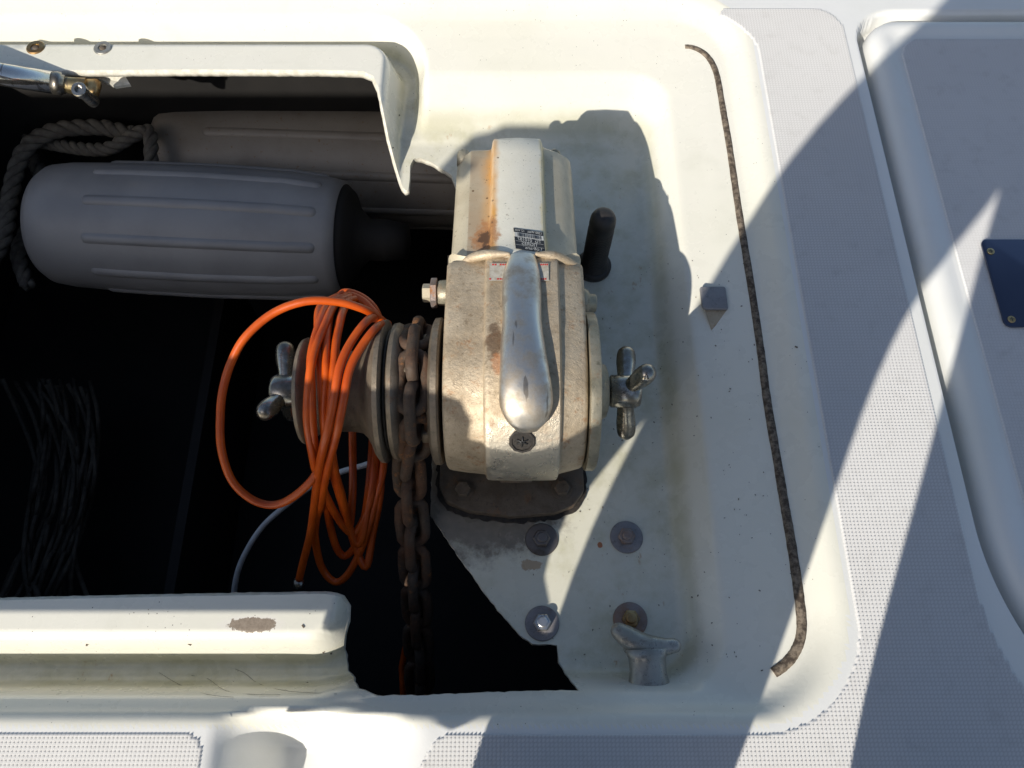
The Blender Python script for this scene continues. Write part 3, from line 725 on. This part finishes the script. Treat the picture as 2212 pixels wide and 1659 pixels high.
for i in range(1, len(samples)-1):
    T = (samples[i+1]-samples[i-1]).normalized(); X = Vector((1, 0, 0)); X = (X-T*X.dot(T)).normalized(); Nn = X.cross(T)
    M3 = Matrix((X, T, Nn)).transposed().to_4x4()
    wob = random.uniform(-.15, .15)+(0 if i % 2 else PI/2)+(random.uniform(-.3, .3) if i > 9 else 0)
    o = bpy.data.objects.new('chain_link', lm); C.objects.link(o); o.parent = chain
    o.matrix_local = Matrix.Translation(samples[i]-base) @ M3 @ Matrix.Rotation(wob, 4, 'Y')

# ------------------------------------------------------------------ cables
def zc(y): return float(np.interp(y, [630, 660, 700, 760, 850, 950, 1020, 1100, 1250], [.055, .066, .084, .098, .092, .062, .01, -.05, -.13]))
def strand(pp, dz=0, front=True): return [Vector(p) for p in cat([tuple(W(x, y, zc(y)+dz if len(r) == 0 else r[0])) for (x, y, *r) in pp], 7)]
oc = thing('orange_cable', tuple(W(740, 850, .09)), 'loose coil of orange cable hung over the warping drum', 'cable')
RC = .0041
ST = [
 ([(833, 699, .06), (808, 680, .075), (778, 665, .09), (728, 652, .10), (660, 651, .105), (591, 676, .10), (532, 726, .092), (500, 781, .08), (482, 840, .066), (476, 895, .05), (478, 968, .03), (500, 1036, .01), (541, 1077, -.005), (587, 1091, -.01), (628, 1077, .0), (674, 1036, .015), (700, 985, .03), (712, 930, .05), (716, 850, .07), (722, 770, .085), (735, 690, .08), (752, 650, .05)], 0),
 ([(760, 640, .05), (724, 658), (701, 704), (678, 763), (667, 831), (664, 909), (674, 977), (687, 1030), (724, 1110), (756, 1150, -.08), (776, 1140, -.08), (800, 1080, -.06), (812, 1000, -.045), (816, 920, -.05)], .004),
 ([(820, 690, .04), (797, 690), (760, 736), (733, 795), (719, 877), (701, 954), (687, 1023), (676, 1114), (669, 1159), (655, 1214), (646, 1252)], .014),
 ([(838, 700, .05), (815, 706), (783, 745), (756, 795), (742, 863), (728, 932), (705, 1023), (692, 1091), (682, 1127, -.06), (682, 1173, -.09), (696, 1228, -.12), (724, 1257, -.13), (751, 1241, -.12), (778, 1191, -.10), (797, 1137, -.08), (815, 1068, -.06), (828, 1010, -.045), (833, 930, -.05)], .012),
 ([(730, 640, .05), (692, 663), (687, 717), (692, 786), (697, 886), (707, 977), (730, 1059), (750, 1125, -.07), (757, 1128, -.075), (762, 1060, -.05), (762, 990, -.04), (761, 920, -.045), (760, 860, -.05)], -.004),
 ([(740, 645, .055), (715, 672), (704, 749), (704, 818), (700, 890), (708, 960), (724, 1023), (748, 1114, -.06), (768, 1172, -.09), (784, 1160, -.085), (797, 1080, -.06), (808, 1014, -.045), (812, 930, -.05)], -.002),
 ([(770, 645, .05), (746, 658), (728, 727), (721, 795), (716, 860), (712, 930), (722, 1010), (738, 1070), (762, 1165, -.09), (790, 1225, -.11), (806, 1150, -.09), (822, 1060, -.06), (824, 960, -.05)], -.001),
 ([(752, 640, .05), (712, 655), (690, 700), (672, 770), (673, 850), (676, 930), (684, 1000), (700, 1060), (712, 1130, -.07), (728, 1185, -.1), (748, 1200, -.11), (775, 1165, -.09), (792, 1090, -.065), (802, 990, -.05), (806, 920, -.05)], .001),
 ([(728, 645, .04), (746, 631, .045), (778, 640, .045), (806, 663, .045), (822, 695, .04)], 0),
 ([(736, 650, .04), (754, 638, .05), (786, 652, .05), (812, 680, .05), (824, 700, .04)], 0),
]
mk('cable_loops', merge(*[tubev(strand(a, d), RC, 12) for a, d in ST]), M_orange, oc)
e = Vector(W(646, 1252, zc(1252)+.012)); e2 = Vector(W(645, 1278, zc(1278)))
mk('cable_end', tubev([e, e.lerp(e2, .5), e2], [.0055, .0058, .0052], 16), M_chrome, oc)
wc = mk('white_cable', tubev([Vector(p) for p in cat([tuple(W(x, y, z)) for x, y, z in ((830, 985, -.12), (790, 1004, -.13), (735, 1020, -.14), (680, 1046, -.15), (620, 1090, -.17), (565, 1140, -.19), (525, 1205, -.21), (508, 1260, -.23), (504, 1320, -.26))], 8)], .0035, 10), M_white)
tag(wc, 'thin white cable arching through the dark locker behind the orange coil', 'cable')
oz = mk('orange_line', tubev([Vector(W(*q)) for q in ((893, 1150, -.2), (896, 1230, -.22), (893, 1300, -.24), (880, 1380, -.27), (868, 1440, -.3), (870, 1475, -.3), (872, 1510, -.31), (874, 1560, -.33))], .0042, 10), M_orange)
tag(oz, 'orange line glimpsed behind the hanging chain', 'rope')

# ------------------------------------------------------------------ fenders and ropes in the hold
def fender(name, c, ax, R_, L, mat, label, rlo=.92, cap=True, ribs=11, ridx=None, capL=.06):
    t = thing(name, c, label, 'fender'); A = Vector(ax).normalized(); c = Vector(c)
    prof = [(-L/2-.052, .02), (-L/2-.0515, R_*.68), (-L/2-.047, R_*.83), (-L/2-.036, R_*.91), (-L/2-.010, R_*.95), (-L/2+.035, R_*.97), (-L/2+.09, R_*.99), (0, R_), (L/2-.08, R_*.97), (L/2-.02, R_*.90), (L/2-.004, R_*.86)]
    if not cap: prof += [(L/2+.03, R_*.6), (L/2+.05, .02)]
    mk('body', lathev(prof, c, A, 64), mat, t)
    if cap:
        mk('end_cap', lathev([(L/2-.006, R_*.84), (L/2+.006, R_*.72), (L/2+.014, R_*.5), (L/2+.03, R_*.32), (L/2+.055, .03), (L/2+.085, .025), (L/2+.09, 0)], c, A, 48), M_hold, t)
    up = Vector((0, 0, 1)); N = (up-A*up.dot(A)).normalized(); B = A.cross(N)
    for k in range(ribs):
        a = 2*PI*(k+.35)/ribs; path = []
        for i in range(13):
            x = -L/2+.05+(L-.085)*i/12; rr = np.interp(x, [p[0] for p in prof], [p[1] for p in prof])-.0062
            path.append(c+A*x+(N*math.cos(a)+B*math.sin(a))*rr)
        mk('rib', tubev(path, .0095, 12, round_end=True), mat, t)
    return t
a = W(178, 488, -.20); b = W(762, 516, -.20)
fender('fender', tuple((a+b)/2), tuple((b-a)/np.linalg.norm(b-a)+np.array([0, .0, 0])), .094, np.linalg.norm(b-a)-.01, M_fend, 'ribbed white fender with black end lying in front inside the locker')
a = W(430, 345, -.29); b = W(1250, 375, -.29)
fender('fender', tuple((a+b)/2), tuple(b-a), .098, np.linalg.norm(b-a), M_fend2, 'dirty cream ribbed fender lying behind, under the locker edge', cap=False, ribs=10)
def rope(path, R_=.011, turns=30, name='rope', label='', cat_='rope', rs=None):
    P = [Vector(p) for p in cat(path, 14)]; n = len(P); vf = []
    L = sum((P[i+1]-P[i]).length for i in range(n-1)); s = 0; S_ = [0]
    for i in range(n-1): s += (P[i+1]-P[i]).length; S_.append(s)
    for k in range(3):
        q = []; N = Vector((0, 0, 1))
        for i in range(n):
            T = (P[min(i+1, n-1)]-P[max(i-1, 0)]).normalized(); N = (N-T*N.dot(T)).normalized(); B = T.cross(N)
            a = S_[i]/(R_*5.2)*2*PI+k*2*PI/3; q.append(P[i]+(N*math.cos(a)+B*math.sin(a))*R_*.5)
        vf.append(tubev(q, R_*.56, 8))
    o = mk(name, merge(*vf), M_rope); tag(o, label, cat_); return o
rope([tuple(W(x, y, z)) for x, y, z in ((-60, 620, -.27), (5, 520, -.25), (22, 420, -.24), (50, 330, -.22), (110, 285, -.2), (210, 275, -.2), (290, 290, -.2))], .0125, label='thick laid rope bent over at the left end of the hold')
rope([tuple(W(x, y, z)) for x, y, z in ((60, 300, -.24), (150, 318, -.22), (230, 322, -.2), (290, 292, -.185), (322, 285, -.18), (326, 340, -.19), (322, 400, -.22))], .0105, label='laid rope looping down beside the end of the cream fender')
rope([tuple(W(x, y, z)) for x, y, z in ((70, 340, -.27), (90, 390, -.27), (80, 460, -.28), (40, 540, -.3), (60, 620, -.31))], .0115, label='laid rope hanging behind the left end of the ribbed white fender')
vf = []
for k in range(26):
    ph = random.random(); pp = []
    for i in range(8):
        t = i/7; x = -20+90*math.sin(t*3+ph*2)+t*190*ph+k*5; y = 830+t*470+random.uniform(-12, 12)
        pp.append(tuple(W(x, y, -.40-.08*random.random())))
    vf.append(tubev([Vector(p) for p in cat(pp, 5)], .0035, 6))
o = mk('heap_of_line', merge(*vf), plain('dark line', (.07, .06, .045), (.04, .033, .025), .9, 90)); tag(o, 'dark tangle of thin line in the lower left of the hold', 'line', kind='stuff')

# ------------------------------------------------------------------ things fixed on the moulding
FN = 'washers and bolts through the locker floor'
for (px, py, m1, m2, lab) in ((1170, 1166, M_darkw, M_darkw, 'dull dark bolt and washer nearest the windlass foot'), (1353, 1161, M_bluew, M_rustw, 'grey bolt and washer right of the sunlit patch of floor'),
                          (1171, 1347, M_bluew, M_steel, 'blue-grey bolt and washer at the corner of the cut-out'), (1361, 1339, M_rustw, M_brass, 'rusty bolt and washer just behind the chrome cleat')):
    p = hit(px, py); t = thing('floor_bolt', (p[0], p[1], p[2]), lab, 'bolt', FN); o = (p[0], p[1], p[2]+.0002)
    mk('washer', lathev([(0, .0172), (.0012, .0175), (.0022, .0168), (.0026, .0150), (.0024, 0)], o, (0, 0, 1), 40), m1, t, auto=40)
    hx = mk('hex_head', lathev([(.0024, .0085), (.0030, .0092), (.0080, .0092), (.0092, .0080), (.0093, 0)], o, (random.uniform(-.05, .05), 0, 1), 6), m2, t, auto=30)
    mk('thread_end', lathev([(.0093, .0052), (.0122, .0052), (.0128, .0044), (.0128, 0)], o, (0, 0, 1), 20), m2, t, auto=30)
for (px, py, mt, lab) in ((77, 103, M_brass, 'brass coloured countersunk screw on the rear ledge, left one'), (222, 104, M_cleat, 'bright steel countersunk screw on the rear ledge, right one')):
    p = hit(px, py); t = thing('ledge_screw', tuple(p), lab, 'screw', 'screws on the rear ledge')
    mk('head', lathev([(0, .0120), (.0008, .0120), (.0018, .0108), (.0016, .0060), (-.0008, .0056), (-.0008, 0)], p, (0, 0, 1), 32), mt, t, auto=30)
    mk('socket', lathev([(-.0002, .0050), (.0006, .0048), (.0006, 0)], (p[0], p[1], p[2]+.0002), (0, 0, 1), 6), M_foot, t)
# striker bracket on the right-hand slope
p0 = hit(1545, 700); t = thing('striker_bracket', tuple(p0), 'small grey metal bracket on the right slope beside the foam seal', 'bracket')
zt = -.018; c = [W(1511, 614, zt), W(1567, 614, zt), W(1574, 672, zt), W(1518, 672, zt)]
cxm = sum(c)/4
hw, hh = .0148, .0150
mk('plate', prismv(rr_loop(cxm[0]-hw, cxm[0]+hw, cxm[1]-hh, cxm[1]+hh, (.003, .003, .006, .003), .002), zt-.004, zt, .0012), M_dull, t, auto=50)
gz = float(H(np.array([cxm[0]]), np.array([cxm[1]]))[0])-.012
mk('gusset', prismv([(cxm[0]-.008, cxm[1]-hh+.002), (cxm[0]+.013, cxm[1]-hh+.002), (cxm[0]+.013, cxm[1]+.012), (cxm[0]+.006, cxm[1]+.012)], gz, zt-.0042, .0015), M_body, t, auto=50)
wa, wb, wc_ = W(1522, 668, zt-.004), W(1571, 668, zt-.004), hit(1537, 716)
sh = np.array([0, .012, 0]); wv = [wa, wb, wc_, wa+sh, wb+sh, wc_+sh]
mk('web', ([tuple(q) for q in wv], [(0, 1, 2), (5, 4, 3), (0, 3, 4, 1), (1, 4, 5, 2), (2, 5, 3, 0)]), M_body, t, smooth=False)
# black rubber grip
p = W(1281, 578, ZF); t = thing('rubber_grip', tuple(p), 'black ribbed rubber lever grip standing upright right of the motor cover', 'grip')
prof = [(0, .0185), (.012, .0180), (.016, .0150)]
k = .018
while k < .082: prof += [(k, .0145), (k+.0010, .0151), (k+.0022, .0151), (k+.0030, .0145)]; k += .0036
prof += [(.086, .0146), (.094, .0150), (.102, .0146), (.107, .0128), (.1105, .0085), (.112, .003), (.1121, 0)]
mk('grip', lathev(prof, p, (.02, -.02, 1), 36), M_rubber, t, auto=50)
mk('collar', lathev([(0, .010), (0, .0215), (.006, .0220), (.010, .0190), (.010, .01)], p, (0, 0, 1), 36), M_rubber, t)
# foam seal strip
sp = [(1478, 101), (1492, 101), (1515, 110), (1534, 128), (1548, 158), (1556, 200), (1566, 260), (1575, 310), (1588, 400), (1600, 480), (1620, 600), (1636, 705), (1648, 790), (1655, 850), (1668, 930), (1682, 1010), (1695, 1090), (1706, 1150), (1717, 1220), (1727, 1290), (1733, 1350), (1727, 1390), (1708, 1424), (1686, 1444), (1669, 1455)]
sp = cat([tuple(hit(x, y, -.0003)) for x, y in sp], 8)
A = np.array(sp); k = np.ones(9)/9; Ap = np.pad(A, ((4, 4), (0, 0)), mode='edge'); A = np.stack([np.convolve(Ap[:, i], k, 'valid') for i in range(3)], 1)
rr = [(.0036+.0017*(i/len(A)))*(1+random.uniform(-.045, .045)) for i in range(len(A))]
ss = mk('seal_strip', tubev([Vector(p) for p in A], rr, 12, ry=.6), M_seal); tag(ss, 'long brown foam seal strip stuck down the right slope of the locker', 'seal')
# chrome T cleat on the front wall
p = W(1402, 1478, -.045); t = thing('horn_cleat', tuple(p), 'small tarnished chrome cleat sticking out of the front wall of the locker', 'cleat')
o = Vector(p); d = Vector((-.04, 1, .22)).normalized()
mk('stem', tubev([o-d*.010, o+d*.001, o+d*.012, o+d*.024, o+d*.033], [.0225, .0200, .0178, .0182, .0230], 24, ry=.65), M_cleat, t)
hc = o+d*.036
pth = [hc+Vector((x, y, z)) for x, y, z in ((-.026, .012, .004), (-.020, .008, .004), (-.010, .002, .002), (0, -.001, .001), (.010, -.002, .001), (.019, -.002, .002), (.026, -.001, .003))]
mk('horn', tubev(pth, [.0085, .0105, .0115, .0110, .0100, .0080, .0070], 20, ry=.8, round_end=True), M_cleat, t)
# lid stay (gas strut) at the upper left
t = thing('lid_strut', tuple(W(100, 165, -.03)), 'polished steel lid stay with stained end fitting at the upper left', 'strut')
a = Vector(W(-200, 130, .04)); b = Vector(W(118, 179, -.012))
mk('rod', tubev([a, b], .0140, 28), polished('bright rod', (.72, .70, .66), .08, .18, (.6, .57, .5), .6), t)
dd = (b-a).normalized()
mk('sleeve', lathev([(0, .0145), (.010, .0147), (.011, .0120), (.014, .0120)], b-dd*.002, dd, 28), M_chrome, t)
mk('end_fitting', merge(lathev([(.012, .0100), (.030, .0115), (.036, .0125), (.040, 0)], b, dd, 24), boxv(-.014, .014, -.013, .013, -.007, .007, .005, 2, M=Matrix.Translation(b+dd*.040))), M_brass, t, auto=50)
pb = Vector(W(176, 198, .0)); mk('pivot_bolt', lathev([(-.03, .0075), (.0, .0075), (.0, .0095), (.007, .0095), (.008, .0085), (.008, .0050), (.004, .0048), (.004, 0)], pb, (0, -.35, 1), 28), M_chrome, t, auto=40)
t = thing('hinge_bracket', tuple(W(230, 165, -.03)), 'pale bracket plate hanging below the rear ledge near the lid stay', 'bracket')
cc = [W(128, 150, -.022), W(262, 150, -.022), W(281, 182, -.03), W(248, 187, -.03), (W(205, 165, -.03))]
mk('plate', ([tuple(q) for q in cc]+[(q[0], q[1], q[2]-.004) for q in cc], [(0, 1, 2, 3, 4), (9, 8, 7, 6, 5), (0, 5, 6, 1), (1, 6, 7, 2), (2, 7, 8, 3), (3, 8, 9, 4), (4, 9, 5, 0)]), M_grp, t, smooth=False)
# hairs lying in the front channel
for hp, lab in (([(508, 1445), (530, 1455), (562, 1478), (625, 1493), (728, 1499)], 'long dark hair lying in the front channel, nearest the cut-out'), ([(344, 1453), (391, 1480), (449, 1500), (505, 1506)], 'faint hair lying in the front channel, leftmost'), ([(414, 1459), (449, 1466), (488, 1492), (547, 1500), (606, 1501)], 'fine hair lying in the front channel between two others')):
    o = mk('hair', tubev([Vector(p) for p in cat([tuple(hit(x, y, .0006)) for x, y in hp], 6)], .00016, 4), M_foot); tag(o, lab, 'hair', 'hairs in the channel')
# specks of dirt
vf = []
spots = [(655, 1353), (188, 1392), (663, 1476), (410, 1392), (700, 1408), (716, 1410), (848, 320), (862, 250), (1720, 750)]
for i in range(150):
    if i < len(spots): q = hit(*spots[i]); s = .0016
    else:
        x = random.uniform(1150, 1650); y = random.uniform(560, 1450); 
        q = hit(x, y); s = random.uniform(.0004, .0010)
        if inpoly(np.array([q[0]]), np.array([q[1]]), OPEN)[0]: continue
    a = random.random()*PI; vf.append(boxv(-s, s, -s*.5, s*.5, -.0002, .0005, M=Matrix.Translation((q[0], q[1], q[2]+.0003)) @ Matrix.Rotation(a, 4, 'Z')))
o = mk('dirt_specks', merge(*vf), M_foot, smooth=False); tag(o, 'dark specks of dirt scattered over the white moulding', 'dirt', kind='stuff')

# ------------------------------------------------------------------ what stands behind the camera and shades the deck
def person():
    t = thing('person', (.05, -.68, 0), 'photographer in dark trousers and jacket standing astride behind the locker', 'person')
    J = {}; V = []; E = []; Rr = []
    def a(n, p, r, par=None):
        J[n] = len(V); V.append((p[0]-(.012 if n in ('lk','lc','la','lt') else 0), p[1], p[2])); Rr.append(r*(1.10 if n[0] == 'l' else 1.05))
        if par: E.append((J[par], J[n]))
    a('pelvis', (-.10, -.72, .93), .14)
    a('waist', (-.10, -.69, 1.06), .15, 'pelvis'); a('chest', (-.09, -.55, 1.20), .175, 'waist'); a('neckb', (-.07, -.44, 1.30), .10, 'chest'); a('neck', (-.05, -.38, 1.34), .06, 'neckb')
    a('head', (-.03, -.30, 1.36), .10, 'neck'); a('crown', (-.02, -.21, 1.36), .075, 'head')
    a('lh', (-.176, -.66, .86), .112, 'pelvis'); a('lt', (-.183, -.61, .70), .108, 'lh'); a('lk', (-.160, -.585, .52), .100, 'lt'); a('lc', (-.100, -.59, .26), .108, 'lk'); a('la', (-.03, -.60, .06), .085, 'lc'); a('lf', (-.01, -.50+.02, .045), .045, 'la')
    a('rh', (-.005, -.68, .86), .112, 'pelvis'); a('rt', (.060, -.66, .70), .115, 'rh'); a('rk', (.135, -.65, .50), .120, 'rt'); a('rc', (.215, -.65, .24), .120, 'rk'); a('ra', (.28, -.65, .06), .100, 'rc'); a('rf', (.31, -.52, .045), .045, 'ra')
    for s, n in ((-1, 'l'), (1, 'r')):
        cx = -.10
        a(n+'s', (cx+s*.20, -.50, 1.26), .075, 'chest'); a(n+'e', (cx+s*.27, -.52, 1.00), .055, n+'s'); a(n+'w', (cx*.3+s*.11, -.44, .86), .038, n+'e')
    me = bpy.data.meshes.new('body'); me.from_pydata([Vector(v)-Vector((.05, -.68, 0)) for v in V], E, []); o = bpy.data.objects.new('body', me); C.objects.link(o); o.parent = t
    md = o.modifiers.new('Skin', 'SKIN'); 
    for i, sv in enumerate(me.skin_vertices[0].data): sv.radius = (Rr[i]*1.0, Rr[i]*1.0); sv.use_root = (i == 0)
    o.modifiers.new('Sub', 'SUBSURF').levels = 2; o.modifiers['Sub'].render_levels = 2; md.use_smooth_shade = True
    me.materials.append(M_cloth)
person()

# added unseen shadow blocker, outline shaped to the shade it throws, and its rail
rl = thing('blocker_rail', (-1.9, -.62, 0), 'unseen steel rail post and tube added behind the camera to hold the shadow blocker', 'rail')
mk('post', tubev([(-1.9, -.62, 0), (-1.9, -.62, .60)], .014, 20), M_steel, rl)
mk('tube', tubev([(-1.9, -.62, .60), (-1.82, -.56, .62), (-1.5, -.50, .60), (-1.0, -.50, .50), (-.40, -.50, .44)], .0125, 20), M_steel, rl)
sil = [(-1.65, .70), (-.86, .70), (-.80, .66), (-.775, .605), (-.755, .578), (-.728, .572), (-.714, .59), (-.714, .640), (-.709, .663), (-.69, .668), (-.675, .679), (-.64, .679), (-.575, .676), (-.58, .66), (-.632, .648), (-.64, .62), (-.665, .58), (-.678, .53), (-.685, .474), (-.60, .470), (-.46, .473), (-.385, .471), (-.371, .467), (-.356, .450), (-.351, .429), (-.347, .420), (-.317, .412), (-.285, .404), (-.259, .415), (-.238, .436),
       (-.222, .436), (-.212, .40), (-.220, .33), (-.226, .278), (-.232, .258), (-.216, .213), (-.206, .196), (-.180, .173), (-.170, .158), (-.190, .150), (-.25, .165), (-.31, .155), (-.35, .150), (-.358, .180), (-.385, .222), (-1.65, .222)]
Mv = Matrix.Translation((0, -.52, 0)) @ Matrix.Rotation(PI/2, 4, 'X')
cv = mk('shadow_blocker', prismv(sil, -.006, .006, .003, M=Mv), M_blocker); tag(cv, 'unseen grey sheet added behind the camera, its outline shaped to cast the shade', 'cover')
